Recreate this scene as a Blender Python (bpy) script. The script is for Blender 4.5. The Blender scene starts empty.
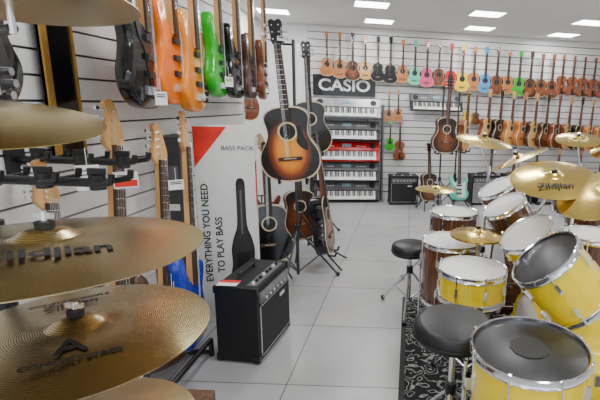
import bpy, bmesh, math, random
from mathutils import Vector, Matrix, Euler
random.seed(3)
R=math.radians
S=bpy.context.scene
COL=S.collection

# ------------------------------------------------------------------ materials
MC={}
def M(name,col,rough=.5,metal=0,var=.12,vs=12,bump=0,coat=0,emit=0,bs=60):
    if name in MC: return MC[name]
    m=bpy.data.materials.new(name); m.use_nodes=True
    nt=m.node_tree; p=nt.nodes['Principled BSDF']
    p.inputs['Roughness'].default_value=rough
    p.inputs['Metallic'].default_value=metal
    p.inputs['Coat Weight'].default_value=coat
    p.inputs['Coat Roughness'].default_value=.08
    tc=nt.nodes.new('ShaderNodeTexCoord')
    nz=nt.nodes.new('ShaderNodeTexNoise'); nz.inputs['Scale'].default_value=vs
    nt.links.new(tc.outputs['Object'],nz.inputs['Vector'])
    cr=nt.nodes.new('ShaderNodeValToRGB')
    a=[max(0,c*(1-var)) for c in col]+[1]; b=[min(1,c*(1+var)) for c in col]+[1]
    cr.color_ramp.elements[0].color=a; cr.color_ramp.elements[1].color=b
    cr.color_ramp.elements[0].position=.3; cr.color_ramp.elements[1].position=.7
    nt.links.new(nz.outputs['Fac'],cr.inputs['Fac'])
    nt.links.new(cr.outputs['Color'],p.inputs['Base Color'])
    if emit:
        p.inputs['Emission Color'].default_value=list(col)+[1]
        p.inputs['Emission Strength'].default_value=emit
    if bump:
        n2=nt.nodes.new('ShaderNodeTexNoise'); n2.inputs['Scale'].default_value=bs
        nt.links.new(tc.outputs['Object'],n2.inputs['Vector'])
        bp=nt.nodes.new('ShaderNodeBump'); bp.inputs['Strength'].default_value=bump
        nt.links.new(n2.outputs['Fac'],bp.inputs['Height'])
        nt.links.new(bp.outputs['Normal'],p.inputs['Normal'])
    MC[name]=m; return m
def wood(name,c1,c2,rough=.3,coat=.4,scale=14):
    if name in MC: return MC[name]
    m=bpy.data.materials.new(name); m.use_nodes=True
    nt=m.node_tree; p=nt.nodes['Principled BSDF']
    p.inputs['Roughness'].default_value=rough; p.inputs['Coat Weight'].default_value=coat
    tc=nt.nodes.new('ShaderNodeTexCoord')
    mp=nt.nodes.new('ShaderNodeMapping'); mp.inputs['Scale'].default_value=(1,1,.12)
    w=nt.nodes.new('ShaderNodeTexNoise'); w.inputs['Scale'].default_value=scale*4; w.inputs['Detail'].default_value=4
    cr=nt.nodes.new('ShaderNodeValToRGB')
    cr.color_ramp.elements[0].color=list(c1)+[1]; cr.color_ramp.elements[1].color=list(c2)+[1]
    cr.color_ramp.elements[0].position=.35; cr.color_ramp.elements[1].position=.65
    nt.links.new(tc.outputs['Object'],mp.inputs['Vector']); nt.links.new(mp.outputs['Vector'],w.inputs['Vector'])
    nt.links.new(w.outputs['Fac'],cr.inputs['Fac']); nt.links.new(cr.outputs['Color'],p.inputs['Base Color'])
    MC[name]=m; return m
def sunburst(name,stops,cz=.2):
    m=bpy.data.materials.new(name); m.use_nodes=True
    nt=m.node_tree; p=nt.nodes['Principled BSDF']
    p.inputs['Roughness'].default_value=.3; p.inputs['Coat Weight'].default_value=.25
    tc=nt.nodes.new('ShaderNodeTexCoord')
    mp=nt.nodes.new('ShaderNodeMapping'); mp.inputs['Location'].default_value=(0,0,-cz*3.6)
    mp.inputs['Scale'].default_value=(5.2,0,3.6)
    g=nt.nodes.new('ShaderNodeVectorMath'); g.operation='LENGTH'
    cr=nt.nodes.new('ShaderNodeValToRGB')
    while len(cr.color_ramp.elements)<len(stops): cr.color_ramp.elements.new(.5)
    for e,(q,c) in zip(cr.color_ramp.elements,stops): e.position=q; e.color=list(c)+[1]
    nt.links.new(tc.outputs['Object'],mp.inputs['Vector']); nt.links.new(mp.outputs['Vector'],g.inputs[0])
    nt.links.new(g.outputs['Value'],cr.inputs['Fac']); nt.links.new(cr.outputs['Color'],p.inputs['Base Color'])
    return m
def cymmat(name,c1,c2,rough,rs=90,bump=.1,an=.75):
    m=bpy.data.materials.new(name); m.use_nodes=True
    nt=m.node_tree; p=nt.nodes['Principled BSDF']
    p.inputs['Roughness'].default_value=rough; p.inputs['Metallic'].default_value=1
    p.inputs['Anisotropic'].default_value=an
    tg=nt.nodes.new('ShaderNodeTangent'); tg.direction_type='RADIAL'; tg.axis='Z'
    nt.links.new(tg.outputs['Tangent'],p.inputs['Tangent'])
    tc=nt.nodes.new('ShaderNodeTexCoord')
    mp=nt.nodes.new('ShaderNodeMapping'); mp.inputs['Scale'].default_value=(1,1,0)
    w=nt.nodes.new('ShaderNodeTexWave'); w.wave_type='RINGS'; w.rings_direction='Z'
    w.inputs['Scale'].default_value=rs; w.inputs['Distortion'].default_value=.35; w.inputs['Detail'].default_value=2
    w.inputs['Detail Scale'].default_value=.3
    cr=nt.nodes.new('ShaderNodeValToRGB')
    cr.color_ramp.elements[0].color=list(c1)+[1]; cr.color_ramp.elements[1].color=list(c2)+[1]
    cr.color_ramp.elements[0].position=.15; cr.color_ramp.elements[1].position=.8
    nz=nt.nodes.new('ShaderNodeTexNoise'); nz.inputs['Scale'].default_value=7
    mx=nt.nodes.new('ShaderNodeMixRGB'); mx.inputs['Fac'].default_value=.4
    bp=nt.nodes.new('ShaderNodeBump'); bp.inputs['Strength'].default_value=bump; bp.inputs['Distance'].default_value=.001
    L=nt.links.new
    L(tc.outputs['Object'],mp.inputs['Vector']); L(mp.outputs['Vector'],w.inputs['Vector']); L(tc.outputs['Object'],nz.inputs['Vector'])
    L(w.outputs['Fac'],mx.inputs['Color1']); L(nz.outputs['Fac'],mx.inputs['Color2'])
    L(mx.outputs['Color'],cr.inputs['Fac']); L(cr.outputs['Color'],p.inputs['Base Color'])
    L(w.outputs['Fac'],bp.inputs['Height']); L(bp.outputs['Normal'],p.inputs['Normal'])
    return m

BLACK=M('black_plastic',(.008,.008,.009),.35)
GBLACK=M('gloss_black',(.004,.004,.005),.15,coat=.3)
TOLEX=M('black_tolex',(.006,.006,.007),.6,bump=.4,bs=300)
GRILLE=M('grille_cloth',(.018,.018,.019),.85,bump=.6,bs=500)
CHROME=M('chrome',(.80,.81,.83),.12,1,.05)
STEEL=M('dark_steel',(.08,.08,.09),.35,.9)
WHITE=M('white_paint',(.78,.78,.775),.55,var=.03,vs=3)
SLAT=M('slat_white',(.755,.75,.74),.35,var=.03,vs=2)
GROOVE=M('slat_groove',(.09,.085,.08),.6)
CEIL=M('ceiling_paint',(.80,.80,.795),.8,var=.02,vs=2)
CREAM=M('cream_binding',(.70,.58,.36),.4)
ROSE=wood('rosewood',(.022,.010,.006),(.055,.024,.012),.5,.05)
MAPLE=wood('maple',(.50,.25,.08),(.62,.35,.13))
NECKW=wood('neck_mahogany',(.14,.045,.015),(.22,.08,.025))
SPRUCE=wood('spruce',(.62,.30,.07),(.72,.38,.11))
HONEY=wood('honey_wood',(.42,.13,.025),(.55,.20,.045))
MAHOG=wood('mahogany',(.13,.03,.008),(.24,.065,.018))
WALNUT=wood('walnut',(.04,.015,.007),(.09,.034,.014))
VIOL=wood('violin_varnish',(.20,.045,.01),(.34,.085,.02),.25,.6)
KITW=wood('drum_wood',(.06,.022,.010),(.18,.07,.03),.25,.5)
ORANGE=M('orange_finish',(.86,.17,.004),.2,coat=.3,var=.06)
AMBER=M('amber_finish',(.80,.24,.006),.2,coat=.3,var=.1)
GREEN=M('green_finish',(.01,.42,.012),.2,coat=.3)
MINT=M('mint_finish',(.10,.60,.42),.25,coat=.3)
PINK=M('pink_finish',(.75,.07,.22),.25,coat=.3)
YELF=M('yellow_finish',(.88,.58,.01),.25,coat=.3)
BLUE=M('blue_finish',(.006,.03,.42),.2,coat=.5)
LBLUE=M('sky_finish',(.05,.30,.65),.25,coat=.3)
RED=M('red_finish',(.55,.008,.008),.25,coat=.3)
PEARLW=M('white_plastic',(.8,.8,.78),.3)
YEL=M('yellow_lacquer',(.93,.68,.004),.16,coat=.4,var=.03)
HEADW=M('drum_head_white',(.80,.80,.79),.5,var=.03)
HEADB=M('drum_head_black',(.009,.0095,.012),.33,var=.1)
PAD=M('head_dot',(.003,.003,.004),.5)
REDP=M('red_print',(.72,.02,.006),.5)
CARD=M('carton_white',(.76,.76,.75),.55,var=.03)
CARDD=M('carton_dark',(.05,.05,.055),.5)
INK=M('ink_black',(.006,.006,.006),.6)
LEATH=M('vinyl_seat',(.010,.010,.012),.42,bump=.2,bs=220)
CAJ=wood('cajon_wood',(.07,.03,.015),(.15,.07,.03),.5,.1)
GREYP=M('grey_panel',(.12,.12,.13),.4)
LCD=M('lcd_screen',(.25,.4,.45),.2)
GOLDP=M('gold_trim',(.50,.28,.06),.35,.6)
EPI=sunburst('sunburst_top',[(0,(.95,.42,.004)),(.38,(.88,.28,.003)),(.58,(.24,.035,.002)),(.74,(.005,.003,.002))],.2)
TOBB=sunburst('tobacco_top',[(0,(.30,.08,.012)),(.5,(.15,.035,.006)),(.85,(.015,.005,.003))],.2)
CYD=cymmat('cymbal_bronze',(.30,.235,.125),(.68,.55,.32),.24,an=.6)
CYT=cymmat('cymbal_traditional',(.40,.31,.10),(.76,.61,.25),.22,an=.6)
CYY=cymmat('cymbal_brilliant',(.76,.53,.12),(.93,.71,.22),.17,bump=.04,an=.4)

# ------------------------------------------------------------------ builder
class B:
    def __init__(s,name,mtx=None):
        s.name=name; s.bm=bmesh.new(); s.mats=[]; s.M=mtx or Matrix(); s.X=Matrix()
    def world(s): s.X=s.M.inverted()
    def mi(s,m):
        if m not in s.mats: s.mats.append(m)
        return s.mats.index(m)
    def loft(s,rings,mat,caps=True,closed=True):
        i=s.mi(mat); vr=[[s.bm.verts.new(s.X@Vector(p)) for p in r] for r in rings]
        n=len(vr[0])
        for a,b in zip(vr,vr[1:]):
            for k in range(n if closed else n-1):
                f=s.bm.faces.new((a[k],a[(k+1)%n],b[(k+1)%n],b[k])); f.material_index=i
        if caps:
            for r in (vr[0],vr[-1]):
                f=s.bm.faces.new(r); f.material_index=i
    def cyl(s,p1,p2,r1,mat,r2=None,seg=12):
        p1=Vector(p1);p2=Vector(p2); r2=r1 if r2 is None else r2
        q=(p2-p1).to_track_quat('Z','Y')
        c=[q@Vector((math.cos(2*math.pi*k/seg),math.sin(2*math.pi*k/seg),0)) for k in range(seg)]
        s.loft([[p1+v*r1 for v in c],[p2+v*r2 for v in c]],mat)
    def tube(s,pts,r,mat,seg=8):
        for a,b in zip(pts,pts[1:]): s.cyl(a,b,r,mat,seg=seg)
    def lathe(s,prof,mat,T=None,seg=40,closed=False):
        T=T or Matrix()
        rings=[[T@Vector((max(r,.0004)*math.cos(2*math.pi*k/seg),max(r,.0004)*math.sin(2*math.pi*k/seg),z)) for k in range(seg)] for r,z in prof]
        if closed: rings.append(rings[0])
        s.loft(rings,mat,caps=not closed)
    def box(s,c,d,mat,T=None):
        T=T or Matrix(); c=Vector(c); x,y,z=[q/2 for q in d]
        r=[[T@(c+Vector(p)) for p in ((-x,-y,h),(x,-y,h),(x,y,h),(-x,y,h))] for h in (-z,z)]
        s.loft(r,mat)
    def prism(s,o,y0,y1,mat,bev=0,k=1.0,T=None):
        T=T or Matrix()
        cx=sum(p[0] for p in o)/len(o); cz=sum(p[1] for p in o)/len(o)
        def ring(y,sc): return [T@Vector((cx+(p[0]-cx)*sc,y,cz+(p[1]-cz)*sc)) for p in o]
        if bev:
            w=bev; rr=[ring(y0,k*.955),ring(y0+w*.35,k*.985),ring(y0+w,k),ring(y1-w,k),ring(y1-w*.35,k*.985),ring(y1,k*.955)]
        else: rr=[ring(y0,k),ring(y1,k)]
        s.loft(rr,mat)
    def mesh(s,ang=38):
        bmesh.ops.recalc_face_normals(s.bm,faces=s.bm.faces)
        me=bpy.data.meshes.new(s.name); s.bm.to_mesh(me); s.bm.free()
        for m in s.mats: me.materials.append(m)
        me.polygons.foreach_set('use_smooth',[True]*len(me.polygons))
        try: me.set_sharp_from_angle(angle=R(ang))
        except Exception: pass
        return me
    def done(s,parent=None,bevel=0):
        o=bpy.data.objects.new(s.name,s.mesh()); COL.objects.link(o)
        if parent: o.parent=parent
        o.matrix_basis=s.M if not parent else Matrix()
        if bevel:
            b=o.modifiers.new('bevel','BEVEL'); b.width=bevel; b.segments=2; b.limit_method='ANGLE'
        return o
def frame(c,n):
    z=Vector(n).normalized(); x=Vector((1,0,0)) if abs(z.x)<.9 else Vector((0,-1,0))
    x=(x-z*x.dot(z)).normalized(); y=z.cross(x)
    return Matrix.Translation(c)@Matrix((x,y,z)).transposed().to_4x4()
def inst(name,me,loc,rot=(0,0,0),sc=1):
    o=bpy.data.objects.new(name,me); COL.objects.link(o)
    o.location=loc; o.rotation_euler=Euler(rot); o.scale=(sc,)*3
    return o
def smooth(pts,n=6):
    out=[];N=len(pts)
    for i in range(N):
        p0,p1,p2,p3=[Vector(pts[(i+j)%N]) for j in(-1,0,1,2)]
        for k in range(n):
            t=k/n
            out.append(tuple(.5*((2*p1)+(p2-p0)*t+(2*p0-5*p1+4*p2-p3)*t*t+(3*p1-p0-3*p2+p3)*t**3)))
    return out
def sym(h):
    return smooth([(w,z) for z,w in h]+[(-w,z) for z,w in reversed(h) if w>0.0001 ],4)
def text(s,size,mat,parent,loc,rot,name='lettering',ex=.0004,align='CENTER',bold=0):
    c=bpy.data.curves.new(name,'FONT'); c.body=s; c.size=size; c.extrude=ex; c.align_x=align; c.align_y='CENTER'; c.offset=bold
    c.materials.append(mat)
    o=bpy.data.objects.new(name,c); COL.objects.link(o); o.parent=parent
    o.location=loc; o.rotation_euler=Euler(rot); return o

# ------------------------------------------------------------------ instruments
AC=sym([(0,0.0),(.004,.06),(.03,.135),(.08,.178),(.14,.192),(.2,.18),(.26,.145),(.31,.128),(.36,.132),(.41,.142),(.45,.125),(.475,.08),(.482,.03)])
UK=sym([(0,0.0),(.004,.06),(.03,.125),(.09,.165),(.15,.165),(.21,.128),(.25,.112),(.29,.116),(.34,.125),(.38,.105),(.41,.06),(.42,.02)])
VI=sym([(0,0.0),(.004,.05),(.03,.125),(.09,.155),(.15,.14),(.19,.1),(.25,.085),(.30,.1),(.34,.125),(.40,.13),(.45,.1),(.475,.05),(.48,.02)])
ST=smooth([(0,0),(.09,.01),(.15,.06),(.165,.12),(.13,.19),(.12,.24),(.145,.30),(.15,.345),(.125,.355),(.09,.31),(.05,.29),(-.05,.29),(-.08,.32),(-.115,.39),(-.15,.405),(-.165,.36),(-.145,.29),(-.13,.23),(-.145,.17),(-.17,.11),(-.15,.05),(-.09,.01)],4)
PGO=smooth([(.0,.06),(.06,.05),(.11,.09),(.10,.16),(.09,.22),(.11,.3),(.05,.28),(-.04,.28),(-.10,.31),(-.08,.24),(-.04,.2)],4)
HS=smooth([(.02,.85),(.032,.87),(.036,.93),(.04,.985),(.02,1.0),(0,.99),(-.02,1.0),(-.04,.985),(-.036,.93),(-.032,.87),(-.02,.85)],2)
HE=smooth([(.018,.83),(.03,.86),(.035,.87),(.03,.9),(.0,.98),(-.02,1.0),(-.045,.985),(-.035,.95),(-.045,.9),(-.05,.86),(-.02,.83)],3)
GC={}
def guitar(kind,body,top=None,guard=None,fb=None,hs=None,hi=False):
    key=(kind,body.name,(top or body).name,guard.name if guard else '',hi)
    if key in GC: return GC[key]
    b=B('instrument_'+kind); top=top or body; fb=fb or ROSE; hs=hs or top
    if kind in('ac','uke','vio'):
        o={'ac':AC,'uke':UK,'vio':VI}[kind]; t={'ac':.105,'uke':.11,'vio':.07}[kind]
        zn={'ac':.482,'uke':.42,'vio':.48}[kind]
        b.prism(o,-t/2,t/2,body,bev=.006)
        if kind!='vio': b.prism(o,-t/2-.0015,-t/2+.004,CREAM,k=1.006)
        b.prism(o,-t/2-(.004 if kind!='vio' else .012),-t/2-.001,top,k=.965)
        f=-t/2-.004
        hz={'ac':.325,'uke':.27,'vio':.3}[kind]
        if kind!='vio':
            T=Matrix.Translation((0,f,hz))@Matrix.Rotation(R(90),4,'X')
            b.lathe([(.062,0),(.062,.002),(.050,.002),(.050,0)],CREAM if kind=='ac' else ROSE,T,24,closed=True)
            b.lathe([(0.0,.0035),(.050,.0035),(.050,0)],PAD,T,24)
            b.box((0,f-.006,.15 if kind=='ac' else .1),(.15 if kind=='ac' else .11,.012,.022),ROSE)
            b.box((0,f-.013,.152 if kind=='ac' else .102),(.08,.004,.005),CREAM)
        else:
            f-=.008
            b.box((0,f-.014,.21),(.07,.028,.008),MAPLE)
            b.prism([(-.02,.02),(.02,.02),(.028,.16),(-.028,.16)],f-.02,f-.012,BLACK)
            for sx in(-1,1):
                b.prism(smooth([(sx*.055,.17),(sx*.065,.18),(sx*.052,.22),(sx*.045,.26),(sx*.035,.25),(sx*.048,.21)],2),f-.001,f+.002,INK)
            b.box((.06,f-.01,.05),(.08,.02,.05),BLACK)
        if guard and kind=='ac':
            b.prism(smooth([(.055,.36),(.06,.3),(.05,.26),(.075,.22),(.115,.2),(.12,.24),(.1,.29),(.085,.36)],3),f-.002,f+.001,guard)
        zf=zn-.09 if kind!='vio' else .26
        b.loft([[(-.027,f-.004,zf),(.027,f-.004,zf),(.027,f-.013,zf),(-.027,f-.013,zf)],[(-.021,f-.004,.86),(.021,f-.004,.86),(.021,f-.013,.86),(-.021,f-.013,.86)]],fb)
        b.loft([[(-.026,f+.03,zn-.01),(.026,f+.03,zn-.01),(.026,f-.004,zn-.01),(-.026,f-.004,zn-.01)],[(-.02,f+.014,.87),(.02,f+.014,.87),(.02,f-.004,.87),(-.02,f-.004,.87)]],NECKW)
        if kind=='vio':
            b.prism(smooth([(.018,.86),(.022,.95),(.026,.975),(.015,1.0),(-.015,1.0),(-.026,.975),(-.022,.95),(-.018,.86)],2),f-.01,f+.02,body)
            for z in(.89,.93): b.cyl((-.06,f+.004,z),(.06,f+.004,z),.006,BLACK,seg=6)
        else:
            b.prism(HS,f-.006,f+.012,hs)
            for z in(.885,.925,.965):
                for sx in(-1,1):
                    b.cyl((sx*.036,f+.004,z),(sx*.062,f+.004,z),.005,CHROME,seg=6)
                    b.box((sx*.066,f+.004,z),(.012,.01,.018),CREAM if kind=='uke' else CHROME)
                    b.cyl((sx*.02,f-.014,z),(sx*.02,f-.004,z),.005,CHROME,seg=6)
        ys=f-.016; zb=.152
    else:
        t=.05; z0=.29
        b.prism(ST,-t/2,t/2,body,bev=.012)
        f=-t/2-.001
        if guard: b.prism(PGO,f-.002,f+.001,guard)
        for z in((.12,.18,.245) if kind=='el' else (.13,.2)):
            b.box((0,f-.006,z),(.085,.012,.022 if kind=='el' else .03),BLACK)
        b.box((0,f-.008,.065),(.08,.016,.03),CHROME)
        for q in((.09,.11),(.1,.08),(.085,.05)): b.cyl((q[0],f,q[1]),(q[0],f-.015,q[1]),.011,CHROME if guard else BLACK,seg=10)
        b.loft([[(-.028,f-.004,.265),(.028,f-.004,.265),(.028,f-.012,.265),(-.028,f-.012,.265)],[(-.021,f-.004,.85),(.021,f-.004,.85),(.021,f-.012,.85),(-.021,f-.012,.85)]],fb)
        b.loft([[(-.027,f+.02,.27),(.027,f+.02,.27),(.027,f-.004,.27),(-.027,f-.004,.27)],[(-.02,f+.014,.86),(.02,f+.014,.86),(.02,f-.004,.86),(-.02,f-.004,.86)]],MAPLE)
        b.prism(HE,f-.003,f+.012,hs if hs is not top else MAPLE)
        for k in range(6 if kind=='el' else 4):
            z=.87+k*(.02 if kind=='el' else .03)
            b.cyl((-.04,f+.004,z),(-.066,f+.004,z),.0045,CHROME,seg=6)
            b.box((-.07,f+.004,z),(.014,.008,.012),CHROME)
            b.cyl((-.018,f-.01,z),(-.018,f,z),.005,CHROME,seg=6)
        ys=f-.016; zb=.07
    if hi:
        z=.855
        for k in range(14):
            b.box((0,f-.0135 if kind in('ac','uke','vio') else f-.0125,z),(.042,.0016,.0016),CHROME); z-=.03
    ns={'uke':4,'vio':4,'bass':4}.get(kind,6)
    for k in range(ns):
        x=(-.5+k/(ns-1))*.034
        b.cyl((x*1.25,ys,zb),(x*.8,ys,.87),.0006,CHROME,seg=3)
    GC[key]=b.mesh(); return GC[key]
def place(name,me,bottom,rot=(0,0,0),sc=1): return inst(name,me,bottom,rot,sc)

def drum(name,top,n,r,depth,shell,head,lugs=8,dot=False,extra=None,hoop=CHROME,bot=None):
    T=frame(top,n)
    b=B(name,T)
    b.lathe([(r,-.012),(r,-depth+.012)],shell,seg=48)
    for z,sg in((0,1),(-depth,-1)):
        b.lathe([(r+.001,z-sg*.022),(r+.009,z-sg*.022),(r+.010,z-sg*.018),(r+.007,z-sg*.014),(r+.007,z+sg*.003),(r+.010,z+sg*.006),(r+.006,z+sg*.009),(r+.001,z+sg*.006)],hoop,seg=48,closed=True)
        b.lathe([(0,z-sg*.002),(r*.93,z-sg*.002),(r+.001,z-sg*.006),(r+.001,z-sg*.013)],head,seg=48)
    if dot: b.lathe([(0,.0005),(r*.36,.0005),(r*.36,-.001)],PAD,seg=10)
    for k in range(lugs):
        a=2*math.pi*(k+.3)/lugs; Q=Matrix.Rotation(a,4,'Z')
        if depth>.2:
            for zz in(-depth*.25,-depth*.75): b.box((r+.007,0,zz),(.016,.014,.045),CHROME,Q)
        else: b.box((r+.007,0,-depth/2),(.016,.014,.045),CHROME,Q)
        for z0,z1 in((.004,-depth*.35),(-depth*.65,-depth-.004)):
            b.cyl(Q@Vector((r+.012,0,z0)),Q@Vector((r+.012,0,z1)),.003,CHROME,seg=6)
        b.cyl(Q@Vector((r+.012,0,.006)),Q@Vector((r+.012,0,.014)),.005,CHROME,seg=6)
    b.box((r+.003,.05,-depth*.5),(.006,.05,.03),CHROME)
    b.world()
    if extra: extra(b)
    return b.done()
def tripod(b,x,y,hub,spread,top,mat=CHROME,r=.011,a0=.4):
    b.cyl((x,y,.06),(x,y,top),r,mat)
    b.cyl((x,y,hub-.02),(x,y,hub+.03),r*1.8,BLACK)
    for k in range(3):
        a=a0+k*2*math.pi/3; ex,ey=x+spread*math.cos(a),y+spread*math.sin(a)
        b.cyl((x,y,hub),(ex,ey,.016),r*.7,mat,seg=8)
        b.cyl((x,y,.08),(x+(ex-x)*.55,y+(ey-y)*.55,hub*.45+.007),r*.5,mat,seg=6)
        b.cyl((ex,ey,.004),(ex+.012*math.cos(a),ey+.012*math.sin(a),.03),.014,BLACK,seg=8)
def cymbal(name,c,r,mat,n=(0,0,1),stand=None,nut=True):
    n=Vector(n).normalized()
    T=frame(c,n)
    b=B(name,T); k=r/.25
    up=[(.007,.036),(.02*k,.035),(.036*k,.029),(.046*k,.0215),(.056*k,.0185),(.09*k,.0165),(.13*k,.0135),(.18*k,.008),(.22*k,.003),(r,-.001)]
    pr=up+[(a,z-.0018) for a,z in reversed(up)]
    b.lathe(pr,mat,seg=72,closed=True)
    if nut:
        b.cyl((0,0,.033),(0,0,.045),.014,INK); b.cyl((0,0,.045),(0,0,.062),.005,CHROME)
        b.box((0,0,.055),(.03,.007,.009),CHROME)
        b.cyl((0,0,0),(0,0,.03),.014,INK)
    b.world()
    if stand:
        x,y=stand; j=Vector(c)-n*.05
        tripod(b,x,y,.32,.24,j.z-.22,a0=.9)
        b.cyl((x,y,j.z-.24),(x,y,j.z-.18),.017,CHROME)
        b.cyl((x,y,j.z-.2),j,.007,CHROME); b.cyl(j,Vector(c)+n*.01,.006,CHROME)
        b.cyl(j,j+n*.02,.018,CHROME)
    return b.done()

# ------------------------------------------------------------------ room
H=2.51
A10=R(10); E=Vector((math.cos(A10),math.sin(A10),0)); NN=Vector((math.sin(A10),-math.cos(A10),0)); O0=Vector((-1.5,6.45,0))
def W(u,out,z): return O0+E*u+NN*out+Vector((0,0,z))
WT=Matrix.Translation(O0)@Matrix.Rotation(A10,4,'Z')
fm=bpy.data.materials.new('floor_tiles'); fm.use_nodes=True; nt=fm.node_tree; p=nt.nodes['Principled BSDF']
tc=nt.nodes.new('ShaderNodeTexCoord'); mp=nt.nodes.new('ShaderNodeMapping'); mp.inputs['Location'].default_value=(.6+6.2,-2.0+6.2,0)
bk=nt.nodes.new('ShaderNodeTexBrick'); bk.offset=0; bk.inputs['Scale'].default_value=1
bk.inputs['Brick Width'].default_value=.62; bk.inputs['Row Height'].default_value=.62; bk.inputs['Mortar Size'].default_value=.003
bk.inputs['Color1'].default_value=(.35,.36,.36,1); bk.inputs['Color2'].default_value=(.39,.40,.40,1); bk.inputs['Mortar'].default_value=(.08,.08,.08,1)
nz=nt.nodes.new('ShaderNodeTexNoise'); nz.inputs['Scale'].default_value=3; nz.inputs['Detail'].default_value=8
mx=nt.nodes.new('ShaderNodeMixRGB'); mx.blend_type='OVERLAY'; mx.inputs['Fac'].default_value=.35
nt.links.new(tc.outputs['Object'],mp.inputs['Vector']); nt.links.new(mp.outputs['Vector'],bk.inputs['Vector'])
nt.links.new(tc.outputs['Object'],nz.inputs['Vector']); nt.links.new(bk.outputs['Color'],mx.inputs['Color1']); nt.links.new(nz.outputs['Color'],mx.inputs['Color2'])
hs_=nt.nodes.new('ShaderNodeHueSaturation'); hs_.inputs['Saturation'].default_value=.25
nt.links.new(mx.outputs['Color'],hs_.inputs['Color']); nt.links.new(hs_.outputs['Color'],p.inputs['Base Color']); p.inputs['Roughness'].default_value=.3
b=B('floor'); b.box((.75,2.5,-.05),(6.1,10.4,.1),fm); b.done()
b=B('ceiling'); b.box((.75,2.5,H+.05),(6.1,10.4,.1),CEIL); b.done()
b=B('wall_left'); b.box((-1.86,.7,H/2),(.68,6.5,H),GROOVE)
b.box((-1.86,3.952,H/2),(.7,.004,H),WHITE)
z=.12
while z<H-.02:
    h=min(.090,H-z-.004); b.box((-1.51,.7,z+h/2),(.022,6.5,h),SLAT); z+=.1
b.box((-1.51,3.95,H/2),(.03,.02,H),WHITE)
b.done()
b=B('baseboard_left'); b.box((-1.49,.7,.05),(.02,6.5,.1),WHITE); b.done()
b=B('wall_recess'); b.box((-2.15,5.2,H/2),(.1,2.6,H),WHITE); b.done()
b=B('wall_back',WT); b.box((2.3,.08,H/2),(6.2,.1,H),WHITE)
b.box((2.65,.022,H/2),(5.3,.016,H-.01),GROOVE)
z=.12
while z<H-.02:
    h=min(.088,H-z-.004); b.box((2.65,.005,z+h/2),(5.3,.02,h),SLAT); z+=.1
b.done()
b=B('baseboard_back',WT); b.box((2.65,-.01,.05),(5.3,.02,.1),WHITE); b.done()
b=B('wall_right'); b.box((3.7,2.5,H/2),(.1,10.2,H),WHITE); b.done()
b=B('wall_front')
b.box((.75,-2.6,2.35),(6,.1,.32),WHITE); b.box((-2.0,-2.6,H/2),(.5,.1,H),WHITE); b.box((3.5,-2.6,H/2),(.5,.1,H),WHITE); b.box((.75,-2.6,.1),(6,.1,.2),WHITE)
b.done()
b=B('window_1')
for x in(-1.7,-.2,1.6,3.2): b.box((x,-2.6,1.2),(.06,.06,2.0),STEEL)
b.box((.75,-2.6,.22),(5,.06,.05),STEEL); b.box((.75,-2.6,2.17),(5,.06,.05),STEEL)
b.done()
EM=M('light_diffuser',(1,1,1),.5,emit=12,var=0)
lp=[(-1.72,5.62),(-.47,5.07),(-.46,6.04),(.84,5.35),(.9,6.3),(2.16,5.65),(2.15,6.6)]+[(x,y) for y in(.3,2.0,3.6) for x in(-.6,.8,2.3)]+[(x,-1.4) for x in(-.6,1.2,2.6)]
for k,(x,y) in enumerate(lp):
    T=Matrix.Translation((x,y,H))@Matrix.Rotation(A10,4,'Z')
    b=B('ceiling_light',T); b.box((0,0,-.004),(.40,.30,.008),WHITE); b.box((0,0,-.009),(.36,.26,.006),EM); b.done()
    l=bpy.data.lights.new('panel_lamp','AREA'); l.shape='RECTANGLE'; l.size=.36; l.size_y=.26; l.energy=9.6; l.color=(.985,.995,1)
    o=bpy.data.objects.new('panel_lamp',l); COL.objects.link(o); o.location=(x,y,H-.02); o.rotation_euler=(0,0,A10)

# ------------------------------------------------------------------ back wall stock
ukc=[(HONEY,SPRUCE),(MAHOG,MAHOG),(HONEY,HONEY),(WALNUT,TOBB),(GBLACK,GBLACK),(MAHOG,HONEY),(MINT,MINT),(WALNUT,MAHOG),(MAHOG,SPRUCE),(RED,RED),(PINK,PINK),(YELF,YELF),(GREEN,GREEN),(LBLUE,LBLUE)]
seq=[5,2,3,0,4,4,5,6,10,7,9,11,2,13,7,5,12,3,7,1]
for i in range(25):
    u=.27+.181*i; zb=1.81-.008*i
    if i<20:
        bd,tp=ukc[seq[i]]; s=.60+.025*((i*7)%3)+(.04 if i>9 else 0)
        place('ukulele',guitar('uke',bd,tp),W(u,.08,zb-(s-.60)*.6),(0,0,A10),s)
    else:
        place('violin',guitar('vio',VIOL),W(u,.06,zb+.04),(0,0,A10),.60)
b=B('slatwall_hooks',WT)
for i in range(25):
    u=.27+.181*i; z=2.30-.008*i
    for s in(-.018,.018): b.cyl((u+s,-.007,z),(u+s,-.09,z),.004,CHROME,seg=6)
b.done()
b=B('shop_sign',WT); b.box((.52,-.025,1.69),(.90,.03,.29),GBLACK); sg=b.done()
text('CASIO',.225,PEARLW,sg,(.52,-.043,1.685),(R(90),0,0),ex=.002,bold=.005).scale=(1.15,1,1)
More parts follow.
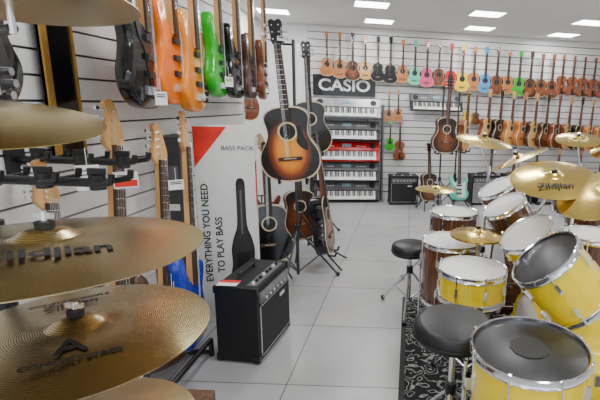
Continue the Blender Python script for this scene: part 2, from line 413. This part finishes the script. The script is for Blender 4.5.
def keyboard(bodym):
    b=B('keyboard_'+bodym.name)
    b.box((0,.0,.03),(.96,.30,.06),bodym); b.box((0,.07,.066),(.94,.12,.014),GREYP if bodym is BLACK else bodym)
    b.box((0,-.075,.052),(.86,.135,.03),INK)
    w=.85/36
    for k in range(36):
        x=-.425+w*(k+.5); b.box((x,-.078,.062),(w*.9,.13,.024),PEARLW)
        if k%7 not in(2,6) and k<35: b.box((x+w/2,-.05,.078),(w*.6,.085,.014),INK)
    b.box((0,.08,.075),(.13,.05,.006),LCD)
    for x in(-.38,.38):
        b.lathe([(0,.0755),(.045,.0755),(.045,.07)],INK,Matrix.Translation((x,.075,0)),16)
    for k in range(10): b.box((-.28+.022*k if k<5 else .1+.03*k-.1,.07,.075),(.014,.012,.006),PEARLW)
    return b.mesh()
KB=keyboard(BLACK); KR=keyboard(RED); KS=keyboard(M('silver_plastic',(.35,.36,.38),.35,.3))
for z,me in((1.38,KS),(1.06,KB),(.76,KR),(.46,KB),(.17,KB)):
    inst('keyboard',me,W(.55,.17,z-.03),(R(58),0,A10))
b=B('keyboard_shelves',WT)
for z in(1.38,1.06,.76,.46,.17):
    for x in(.25,.85):
        b.box((x,-.10,z-.17),(.025,.18,.02),STEEL); b.box((x,-.19,z-.155),(.025,.012,.05),STEEL); b.box((x,-.02,z-.12),(.025,.02,.12),STEEL)
b.box((.03,-.12,.72),(.03,.2,1.44),GREYP); b.box((1.08,-.12,.72),(.02,.2,1.44),GREYP)
b.done()
inst('keyboard',KB,W(1.88,.09,1.48),(R(66),0,A10),.84)
for u,z,c in((1.17,1.28,2),(1.31,1.30,5),(1.20,.86,12),(2.38,1.30,11),(2.52,1.28,1)):
    bd,tp=ukc[c]; place('ukulele',guitar('uke',bd,tp),W(u,.07,z-.1),(0,0,A10),.46)
place('violin',guitar('vio',VIOL),W(1.35,.06,.62),(0,0,A10),.6)
acs=[(MAHOG,SPRUCE),(WALNUT,TOBB),(HONEY,HONEY),(GBLACK,GBLACK),(MAHOG,MAHOG),(WALNUT,SPRUCE),(HONEY,SPRUCE)]
for i in range(12):
    u=2.66+.19*i; bd,tp=acs[(i*3)%7]
    place('acoustic_guitar',guitar('ac',bd,tp,BLACK if i%2 else None),W(u,.19,.90-.008*i),(0,0,A10+.55),.82)
for i in range(6):
    u=2.8+.38*i; bd,tp=acs[(i*2+1)%7]
    place('acoustic_guitar',guitar('ac',bd,tp,BLACK),W(u,.12,.10),(0,0,A10),.76)
b=B('floor_display_plinth',WT); b.box((3.75,-.14,.045),(2.3,.24,.09),WHITE); b.done()
def stand_g(name,me,x,y,rz,sc,z=.12):
    place(name,me,(x,y,z),(R(-8),0,rz),sc)
    b=B('guitar_floor_stand',Matrix.Translation((x,y,0))@Matrix.Rotation(rz,4,'Z'))
    for s in(-1,1):
        b.tube([(s*.16,-.16,.012),(s*.08,-.03,z),(s*.05,.2*sc,.45*sc)],.008,BLACK)
        b.tube([(s*.08,-.03,z),(s*.08,-.09,z-.005),(s*.08,-.1,z+.035)],.009,BLACK)
    b.tube([(-.05,.2*sc,.45*sc),(.05,.2*sc,.45*sc)],.008,BLACK)
    b.tube([(0,.2*sc,.45*sc),(0,.28,.012)],.008,BLACK)
    b.tube([(-.08,-.03,z),(.08,-.03,z)],.007,BLACK)
    b.done()
p=W(1.70,.72,0); stand_g('acoustic_guitar',guitar('ac',WALNUT,TOBB,BLACK),p.x,p.y,A10+.3,.82)
p=W(2.14,.7,0); stand_g('electric_guitar',guitar('el',MINT,None,PEARLW),p.x,p.y,A10,.9)
def amp(bodym=TOLEX,grill=GRILLE,w=.44,h=.44,d=.24):
    b=B('combo_amplifier')
    b.box((0,d/2,h/2+.012),(w,d,h),bodym)
    b.box((0,-.004,h*.42+.012),(w-.05,.012,h*.68),grill)
    b.box((0,-.006,h*.85+.012),(w-.05,.014,h*.13),GREYP)
    for s in(-1,1): b.box((s*(w/2-.02),-.006,h*.42+.012),(.004,.014,h*.68),CHROME)
    for z in(h*.08,h*.76): b.box((0,-.008,z+.012),(w-.05,.012,.004),CHROME)
    for k in range(7): b.cyl((-w*.36+k*w*.115,-.012,h*.85+.012),(-w*.36+k*w*.115,-.032,h*.85+.012),.011,CHROME,seg=10)
    b.box((w*.2,-.012,h*.68),(.07,.004,.022),CHROME)
    # control strip on the top face
    b.box((0,.045,h+.0135),(w-.07,.055,.004),GREYP)
    for k in range(8): b.cyl((-w*.36+k*w*.1,.045,h+.014),(-w*.36+k*w*.1,.045,h+.028),.009,PEARLW if k%3==0 else BLACK,seg=10)
    b.tube([(-.1,d*.68,h+.012),(-.09,d*.68,h+.035),(.09,d*.68,h+.035),(.1,d*.68,h+.012)],.008,BLACK)
    for sx in(-1,1):
        for yy in(.03,d-.03): b.cyl((sx*(w/2-.04),yy,0),(sx*(w/2-.04),yy,.014),.018,BLACK)
        for zz in(.03,h-.005):
            for yy in(.012,d-.012): b.box((sx*(w/2-.006),yy,zz),(.022,.034,.04),BLACK)
    return b.mesh()
AM=amp()
AM2=amp(TOLEX,M('silver_grille',(.2,.2,.2),.7,bump=.6,bs=300))
for u,out,me,s in((1.38,.45,AM,.95),(2.62,.5,AM2,1.0),(3.15,.5,AM,1),(3.7,.5,AM2,1.1),(4.3,.5,AM,1)):
    inst('guitar_amplifier',me,W(u,out,0),(0,0,A10),s)

# ------------------------------------------------------------------ left wall stock
def bass(*a,**k): return guitar('bass',*a,**k)
def el(*a,**k): return guitar('el',*a,**k)
ups=[('electric_guitar',el(GBLACK,None,BLACK,hi=True),1.22,1.38,1.15),
('electric_guitar',el(GBLACK,None,BLACK,hi=True),2.03,1.39,1.26),
('electric_guitar',el(ORANGE,None,None,hi=True),2.27,1.41,1.26),
('electric_guitar',el(AMBER,None,None,hi=True),2.48,1.37,1.26),
('electric_guitar',el(GREEN,None,None,hi=True),2.80,1.45,1.18),
('electric_guitar',el(GBLACK,None,None,hi=True),3.08,1.45,1.15),
('electric_guitar',el(WALNUT,None,BLACK),3.36,1.45,1.1),
('electric_guitar',el(MAHOG,None,None),3.64,1.45,1.1)]
b=B('guitar_wall_hangers')
for k,(nm,me,y,z,s) in enumerate(ups):
    place(nm,me,(-1.22,y,z),(0,0,R(101)+random.uniform(-.06,.06)),s)
    zh=min(z+.84*s,2.46)
    b.box((-1.489,y,zh),(.02,.06,.08),BLACK); b.cyl((-1.489,y,zh),(-1.26,y,zh),.008,CHROME)
    for q in(-.034,.034): b.tube([(-1.27,y,zh),(-1.24,y+q,zh),(-1.17,y+q,zh)],.007,BLACK)
for y,z,x1 in((1.27,1.19,-.93),(1.62,1.2,-1.08)):
    b.box((-1.489,y,z),(.02,.07,.12),BLACK); b.cyl((-1.489,y,z),(x1,y,z),.014,BLACK)
    for x in(x1,x1-.16,x1-.32):
        b.cyl((x,y,z-.02),(x,y,z+.025),.022,BLACK)
        b.box((x,y,z+.035),(.05,.012,.018),BLACK)
        for q in(-.04,.04): b.tube([(x,y,z),(x+.02,y+q,z),(x+.07,y+q*1.1,z+.01),(x+.075,y+q*1.1,z+.035)],.009,BLACK)
b.done()
b=B('wall_banner'); b.box((-1.47,1.86,1.5),(.02,.17,.64),GBLACK); b.box((-1.462,1.79,1.5),(.02,.03,.64),GOLDP); b.box((-1.462,1.94,1.5),(.02,.008,.64),GOLDP); b.done()
def lean(name,me,bot,head,rz):
    bot=Vector(bot);head=Vector(head); zax=(head-bot); L=zax.length; zax.normalize()
    f=Vector((math.sin(rz),-math.cos(rz),0)); f=(f-zax*f.dot(zax)).normalized(); y=-f; x=y.cross(zax)
    Mx=Matrix((x,y,zax)).transposed().to_4x4()
    o=bpy.data.objects.new(name,me); COL.objects.link(o)
    o.matrix_world=Matrix.Translation(bot)@Mx@Matrix.Scale(L,4)
lean('bass_guitar',bass(GBLACK,None,PEARLW,hi=True),(-1.22,1.62,.14),(-1.33,1.93,1.42),R(85))
lean('bass_guitar',bass(WALNUT,None,BLACK,hi=True),(-1.17,1.90,.14),(-1.28,2.18,1.31),R(82))
lean('bass_guitar',bass(BLUE,None,BLUE,hi=True),(-1.15,2.12,.12),(-1.26,2.38,1.37),R(100))
lean('electric_guitar',el(MAHOG,None,PEARLW,hi=True),(-1.22,1.35,.14),(-1.38,1.6,1.2),R(80))
b=B('guitar_floor_rack')
b.tube([(-1.1,1.1,.10),(-1.1,2.24,.10)],.014,BLACK); b.tube([(-1.34,1.1,.10),(-1.3,2.24,.10)],.014,BLACK)
b.tube([(-1.36,1.1,.62),(-1.36,2.24,.62)],.014,BLACK)
for y in(1.1,2.24):
    b.tube([(-1.09,y,.02),(-1.36,y,.02)],.014,BLACK); b.tube([(-1.36,y,.0),(-1.36,y,.62)],.014,BLACK); b.tube([(-1.1,y,.0),(-1.1,y,.1)],.014,BLACK)
b.done()
# hanging price tags
def tag(x,y,z,rz,red=True,w=.07,h=.05):
    b=B('price_tag',Matrix.Translation((x,y,z))@Matrix.Rotation(rz,4,'Z'))
    b.box((0,0,0),(w,.003,h),PEARLW)
    if red: b.box((0,-.002,-h*.2),(w*.9,.002,h*.4),REDP)
    for k in range(2): b.box((0,-.002,h*(.12+.16*k)),(w*.7,.001,.004),INK)
    b.tube([(0,0,h/2),(.0,.005,h/2+.06)],.0012,PEARLW,seg=4); b.done()
tag(-1.19,1.79,1.10,R(35),True,.09,.07)
tag(-1.16,2.12,1.02,R(40),False)
tag(-1.13,2.00,1.44,R(45),False,.05,.06)
tag(-1.13,2.76,1.55,R(45),False,.05,.06)
tag(-1.13,1.50,1.16,R(40),False,.07,.09)
tag(-.90,3.10,1.86,R(10),False,.05,.03)
# cartons: white bass-pack carton with printed black gig bag and bass
T=Matrix.Translation((-1.20,2.82,0))@Matrix.Rotation(R(16),4,'Z')
b=B('guitar_carton',T)
b.box((0,0,.64),(.36,.15,1.28),CARD)
b.prism([(-.178,1.275),(.02,1.275),(-.178,1.02)],-.0765,-.074,REDP)
GB=smooth([(0,0),(.12,.01),(.16,.08),(.155,.2),(.125,.3),(.13,.42),(.10,.52),(.055,.62),(.05,.85),(.045,.96),(0,.985),(-.045,.96),(-.05,.85),(-.055,.62),(-.10,.52),(-.13,.42),(-.125,.3),(-.155,.2),(-.16,.08),(-.12,.01)],3)
b.prism([(.085+x*.56,.10+z*.86) for x,z in GB],-.0775,-.074,INK)
b.prism([(.085+x*.50,.12+z*.80) for x,z in GB],-.0780,-.0770,M('print_charcoal',(.025,.025,.028),.5))
b.box((.085,-.0783,.34),(.085,.001,.20),INK)
b.box((.085,-.0783,.72),(.012,.001,.30),GREYP)
b.box((.1805,0,.9),(.002,.13,.3),REDP)
ct=b.done()
text('EVERYTHING YOU NEED',.060,INK,ct,(-.13,-.0765,.58),(R(90),R(-90),0),bold=.001)
text('TO PLAY BASS',.060,INK,ct,(-.055,-.0765,.50),(R(90),R(-90),0),bold=.001)
text('BASS PACK',.04,INK,ct,(.08,-.0765,1.14),(R(90),0,0))
b=B('guitar_carton',Matrix.Translation((-1.42,2.60,0))@Matrix.Rotation(R(8),4,'Z')); b.box((0,0,.61),(.12,.16,1.22),CARDD); b.box((0,-.081,1.0),(.09,.002,.1),GREYP); b.box((0,-.081,.8),(.08,.002,.04),PEARLW); b.done()
o=inst('combo_amplifier',AM,(-.775,2.38,0),(0,0,R(84)),1.0)
b=B('price_tag',Matrix.Translation((-.97,2.22,.457))); b.box((0,0,.002),(.11,.07,.003),PEARLW); b.box((0,.02,.004),(.11,.03,.002),REDP); b.done()
b=B('cajon_drum',Matrix.Translation((-.80,1.17,0))); b.box((0,0,.23),(.30,.32,.45),CAJ)
for sx in(-1,1):
    for sy in(-1,1): b.cyl((sx*.12,sy*.13,0),(sx*.12,sy*.13,.02),.015,BLACK)
b.box((0,-.165,.23),(.29,.006,.44),MAPLE); b.lathe([(0,.004),(.05,.004),(.05,0)],PAD,Matrix.Translation((0,.16,.23))@Matrix.Rotation(R(-90),4,'X'),20)
b.done(bevel=.006)

def tallstand(x,y,zb,L,rz,me,name='acoustic_guitar',tilt=-.09):
    place(name,me,(x,y,zb),(0,tilt,rz),L)
    b=B('tall_guitar_stand',Matrix.Translation((x,y,0))@Matrix.Rotation(rz,4,'Z'))
    yb=.09
    tripod(b,0,yb,.45,.33,zb+.9*L,STEEL,.012,.3)
    for s in(-1,1):
        b.tube([(0,yb,zb+.04),(s*.1,yb,zb),(s*.1,-.075,zb-.012),(s*.1,-.085,zb+.03)],.01,BLACK)
    zt=zb+.87*L; xo=math.sin(tilt)*.87*L
    b.tube([(0,yb,zt),(xo,yb,zt),(xo-.035,0,zt),(xo-.035,-.08,zt)],.008,BLACK); b.tube([(xo,yb,zt),(xo+.035,0,zt),(xo+.035,-.08,zt)],.008,BLACK)
    b.done()
tallstand(-.87,3.25,.86,1.14,.12,guitar('ac',WALNUT,EPI,BLACK,hs=GBLACK,hi=True))
tallstand(-1.02,4.5,.92,1.1,.35,guitar('ac',GBLACK,GBLACK,None),tilt=-.05)
p=W(1.83,.9,0); tallstand(p.x,p.y,.83,.98,A10+.15,guitar('ac',WALNUT,TOBB,BLACK),tilt=.03)
p=W(2.2,.55,0); tallstand(p.x,p.y,.82,.92,A10+1.0,guitar('ac',MAHOG,SPRUCE,BLACK),tilt=0)
stand_g('acoustic_guitar',guitar('ac',GBLACK,GBLACK,None),-1.14,3.45,.35,1.0)
stand_g('acoustic_guitar',guitar('ac',GBLACK,TOBB,None,hi=True),-.72,3.72,1.6,1.08)
stand_g('acoustic_guitar',guitar('ac',WALNUT,TOBB,BLACK),-1.05,4.1,.5,1.0)
stand_g('electric_guitar',el(MAHOG,None,None),-1.45,4.35,.6,1.0)
for k,y in enumerate((4.4,4.85,5.3)):
    place('acoustic_guitar',guitar('ac',*acs[(0,1,4)[k]]),(-1.98,y,1.2),(0,0,R(75)),1.0)

# ------------------------------------------------------------------ left cymbal tree
c1=cymbal('ride_cymbal',(-.595,.68,1.198),.235,CYD,(.0,.03,1))
text('Zildjian',.056,INK,c1,(.062,-.074,.0188),(R(2.5),R(3),R(40)),ex=.0003,bold=.0012)
c2=cymbal('ride_cymbal',(-.605,.73,1.015),.224,CYD,(.0,.0,1))
text('CONSTANTINOPLE',.015,INK,c2,(-.085,.095,.0158),(0,0,R(40)),ex=.0003,bold=.0004)
text('Zildjian',.03,INK,c2,(-.068,.075,.0182),(0,0,R(40)),ex=.0003,bold=.0006)
text('A',.07,INK,c2,(.045,-.075,.0185),(R(2),R(3),R(40)),ex=.0003,bold=.001)
text('CONCERT STAGE',.017,INK,c2,(.074,-.107,.0165),(R(4),R(4),R(40)),ex=.0003,bold=.0005)
cymbal('crash_cymbal',(-.60,.72,.80),.185,CYD)
cymbal('crash_cymbal',(-.775,.76,1.40),.203,CYT,(.14,-.10,1))
cymbal('crash_cymbal',(-.72,.82,1.61),.2,CYD,(-.04,.06,1))
b=B('cymbal_tree_stand',Matrix.Translation((-.80,.83,0)))
b.world()
tripod(b,-.95,.95,.5,.3,1.58,STEEL,.013)
for p in((-.595,.68,1.198),(-.605,.73,1.015),(-.60,.72,.80),(-.775,.76,1.40),(-.72,.82,1.61)):
    b.cyl((-.95,.95,p[2]-.07),(p[0],p[1],p[2]-.05),.009,STEEL); b.cyl((p[0],p[1],p[2]-.06),(p[0],p[1],p[2]+.02),.006,CHROME)
    b.cyl((-.95,.95,p[2]-.1),(-.95,.95,p[2]-.04),.022,BLACK)
b.done()

# ------------------------------------------------------------------ drum kits
def rugmat():
    m=bpy.data.materials.new('rug_damask'); m.use_nodes=True; nt=m.node_tree; p=nt.nodes['Principled BSDF']; p.inputs['Roughness'].default_value=.95
    tc=nt.nodes.new('ShaderNodeTexCoord')
    nz=nt.nodes.new('ShaderNodeTexNoise'); nz.inputs['Scale'].default_value=8
    ad=nt.nodes.new('ShaderNodeMixRGB'); ad.blend_type='LINEAR_LIGHT'; ad.inputs['Fac'].default_value=.12
    vo=nt.nodes.new('ShaderNodeTexVoronoi'); vo.inputs['Scale'].default_value=8; vo.feature='F1'
    ma=nt.nodes.new('ShaderNodeMath'); ma.operation='SINE'; mu=nt.nodes.new('ShaderNodeMath'); mu.operation='MULTIPLY'; mu.inputs[1].default_value=26
    cr=nt.nodes.new('ShaderNodeValToRGB'); cr.color_ramp.interpolation='CONSTANT'
    cr.color_ramp.elements[0].color=(.008,.008,.009,1); cr.color_ramp.elements[1].color=(.30,.30,.29,1); cr.color_ramp.elements[1].position=.75
    L=nt.links.new
    L(tc.outputs['Object'],ad.inputs['Color1']); L(tc.outputs['Object'],nz.inputs['Vector']); L(nz.outputs['Color'],ad.inputs['Color2'])
    L(ad.outputs['Color'],vo.inputs['Vector']); L(vo.outputs['Distance'],mu.inputs[0]); L(mu.outputs[0],ma.inputs[0]); L(ma.outputs[0],cr.inputs['Fac']); L(cr.outputs['Color'],p.inputs['Base Color'])
    return m
b=B('drum_rug'); b.box((.9,2.05,.0015),(1.8,2.1,.003),rugmat()); b.box((.0,2.05,.002),(.03,2.1,.004),INK); b.done()

def floortom_legs(x,y,r,ztop,zb):
    def f(b):
        for k in range(3):
            a=.6+k*2.094; px,py=x+(r+.03)*math.cos(a),y+(r+.03)*math.sin(a)
            b.cyl((px,py,.01),(px,py,ztop-.12),.006,CHROME,seg=8); b.cyl((px,py,0.003),(px,py,.03),.013,BLACK)
            b.box((x+(r+.016)*math.cos(a),y+(r+.016)*math.sin(a),ztop-.2),(.035,.035,.05),CHROME)
    return f
def snare_stand(x,y,zb,r):
    def f(b):
        tripod(b,x,y,.28,.2,zb-.07)
        for k in range(3):
            a=k*2.094+.5; b.tube([(x,y,zb-.08),(x+r*.8*math.cos(a),y+r*.8*math.sin(a),zb-.03),(x+(r+.02)*math.cos(a),y+(r+.02)*math.sin(a),zb+.02)],.006,CHROME)
    return f
def mount(p,n,depth,base):
    def f(b):
        n_=Vector(n).normalized(); q=Vector(p)-n_*depth*.5
        b.tube([base,(base[0],base[1],q.z),q],.010,CHROME)
    return f
drum('floor_tom',(.43,1.33,.662),(-.03,-.02,1),.19,.40,YEL,HEADB,8,True,floortom_legs(.43,1.33,.19,.662,.27))
drum('snare_drum',(.34,2.08,.65),(0,0,1),.168,.15,YEL,HEADW,8,False,snare_stand(.34,2.08,.50,.168))
drum('bass_drum',(.60,1.9,.295),(-1,0,0),.28,.45,YEL,HEADW,10,False,lambda b:[b.cyl((.95,1.9+s*.22,.35),(1.0,1.9+s*.36,.005),.008,CHROME) for s in(-1,1)],hoop=YEL)
drum('rack_tom',(.565,1.68,.86),(-.66,-.02,.75),.145,.25,YEL,HEADB,6,False,mount((.565,1.68,.86),(-.66,-.02,.75),.25,(.84,1.88,.57)))
drum('rack_tom',(.63,2.2,.81),(-.55,-.15,.82),.14,.22,YEL,HEADW,6,False,mount((.63,2.2,.81),(-.55,-.15,.82),.22,(.84,1.95,.57)))
c=cymbal('crash_cymbal',(.69,2.04,1.13),.205,CYY,(-.12,-.30,1),(.72,2.35))
text('Zildjian',.055,INK,c,(-.02,-.10,.018),(R(3),0,R(-4)),ex=.0003,bold=.001)
cymbal('ride_cymbal',(.86,1.82,1.12),.225,CYY,(-.5,-.15,1),(1.15,1.55))
cymbal('crash_cymbal',(.475,2.82,1.235),.18,CYY,(.12,-.15,1),(.62,3.35))
cymbal('crash_cymbal',(.61,2.42,1.17),.17,CYY,(-.45,.16,1),(.98,2.5))
cymbal('hi_hat_cymbal',(.41,2.40,.735),.16,CYY,(0,0,1))
b=B('hi_hat_stand',Matrix.Translation((.41,2.4,0))); tripod(b,0,0,.28,.17,.735); b.cyl((0,0,.73),(0,0,.85),.004,CHROME); b.lathe([(.02,-.012),(.16,.0),(.16,-.002),(.02,-.014)],CYY,Matrix.Translation((0,0,.725)),40,closed=True); b.done()
drum('floor_tom',(.28,2.56,.64),(0,0,1),.175,.38,KITW,HEADW,8,False,floortom_legs(.28,2.56,.175,.64,.27))
drum('snare_drum',(.337,3.03,.71),(0,0,1),.165,.14,KITW,HEADW,8,False,snare_stand(.337,3.03,.57,.165))
drum('bass_drum',(.66,2.92,.285),(-1,0,0),.27,.42,KITW,HEADW,10,False,lambda b:[b.cyl((1.0,2.92+s*.21,.35),(1.05,2.92+s*.34,.005),.008,CHROME) for s in(-1,1)],hoop=KITW)
drum('rack_tom',(.61,2.68,.85),(-.5,-.1,.85),.135,.22,KITW,HEADW,6,False,mount((.61,2.68,.85),(-.5,-.1,.85),.22,(.85,2.88,.55)))
drum('rack_tom',(.637,3.08,.89),(-.5,-.1,.85),.135,.22,KITW,HEADW,6,False,mount((.637,3.08,.89),(-.5,-.1,.85),.22,(.85,2.96,.55)))
cymbal('hi_hat_cymbal',(.22,3.40,.80),.165,CYY,(0,0,1),(.22,3.42))
drum('floor_tom',(1.04,2.32,.78),(0,0,1),.16,.3,KITW,HEADW,8,False,floortom_legs(1.04,2.32,.16,.78,.27))
drum('rack_tom',(1.22,2.95,.86),(-.3,-.2,.9),.15,.22,KITW,HEADW,6,False,mount((1.22,2.95,.86),(-.3,-.2,.9),.22,(1.5,3.05,.53)))
drum('rack_tom',(1.25,3.35,.9),(-.3,-.2,.9),.15,.22,KITW,HEADW,6,False,mount((1.25,3.35,.9),(-.3,-.2,.9),.22,(1.5,3.25,.53)))
drum('bass_drum',(1.3,3.15,.285),(-1,0,0),.27,.42,KITW,HEADW,10,hoop=KITW)
cymbal('crash_cymbal',(1.5,3.9,1.2),.2,CYY,(-.1,-.25,1),(1.6,4.05))
cymbal('crash_cymbal',(1.75,3.7,1.12),.2,CYY,(-.2,-.2,1),(1.95,3.75))
def stool(x,y,z,r):
    b=B('drum_stool',Matrix.Translation((x,y,0)))
    b.lathe([(0,z),(r*.8,z),(r*.93,z-.008),(r,z-.025),(r,z-.06),(r*.95,z-.075),(0,z-.075)],LEATH)
    b.lathe([(r+.001,z-.05),(r+.004,z-.054),(r+.001,z-.058)],INK,closed=True)
    b.cyl((0,0,z-.1),(0,0,z-.075),.06,STEEL)
    tripod(b,0,0,.3,.24,z-.08,CHROME,.013)
    b.done()
stool(.205,1.6,.615,.165)
stool(.03,2.91,.5,.135)

# ------------------------------------------------------------------ world + camera
w=bpy.data.worlds.new('world'); S.world=w; w.use_nodes=True
bg=w.node_tree.nodes['Background']; bg.inputs['Color'].default_value=(.88,.94,1,1); bg.inputs['Strength'].default_value=2.1
cd=bpy.data.cameras.new('camera'); cam=bpy.data.objects.new('camera',cd); COL.objects.link(cam)
cd.sensor_width=36; cd.lens=25.98; cd.shift_x=-.18; cd.clip_start=.05
cam.matrix_world=Matrix.Translation((0,0,1.45))@Matrix.Rotation(R(77.6),4,'X')@Matrix.Rotation(.035,4,'Z')
S.camera=cam
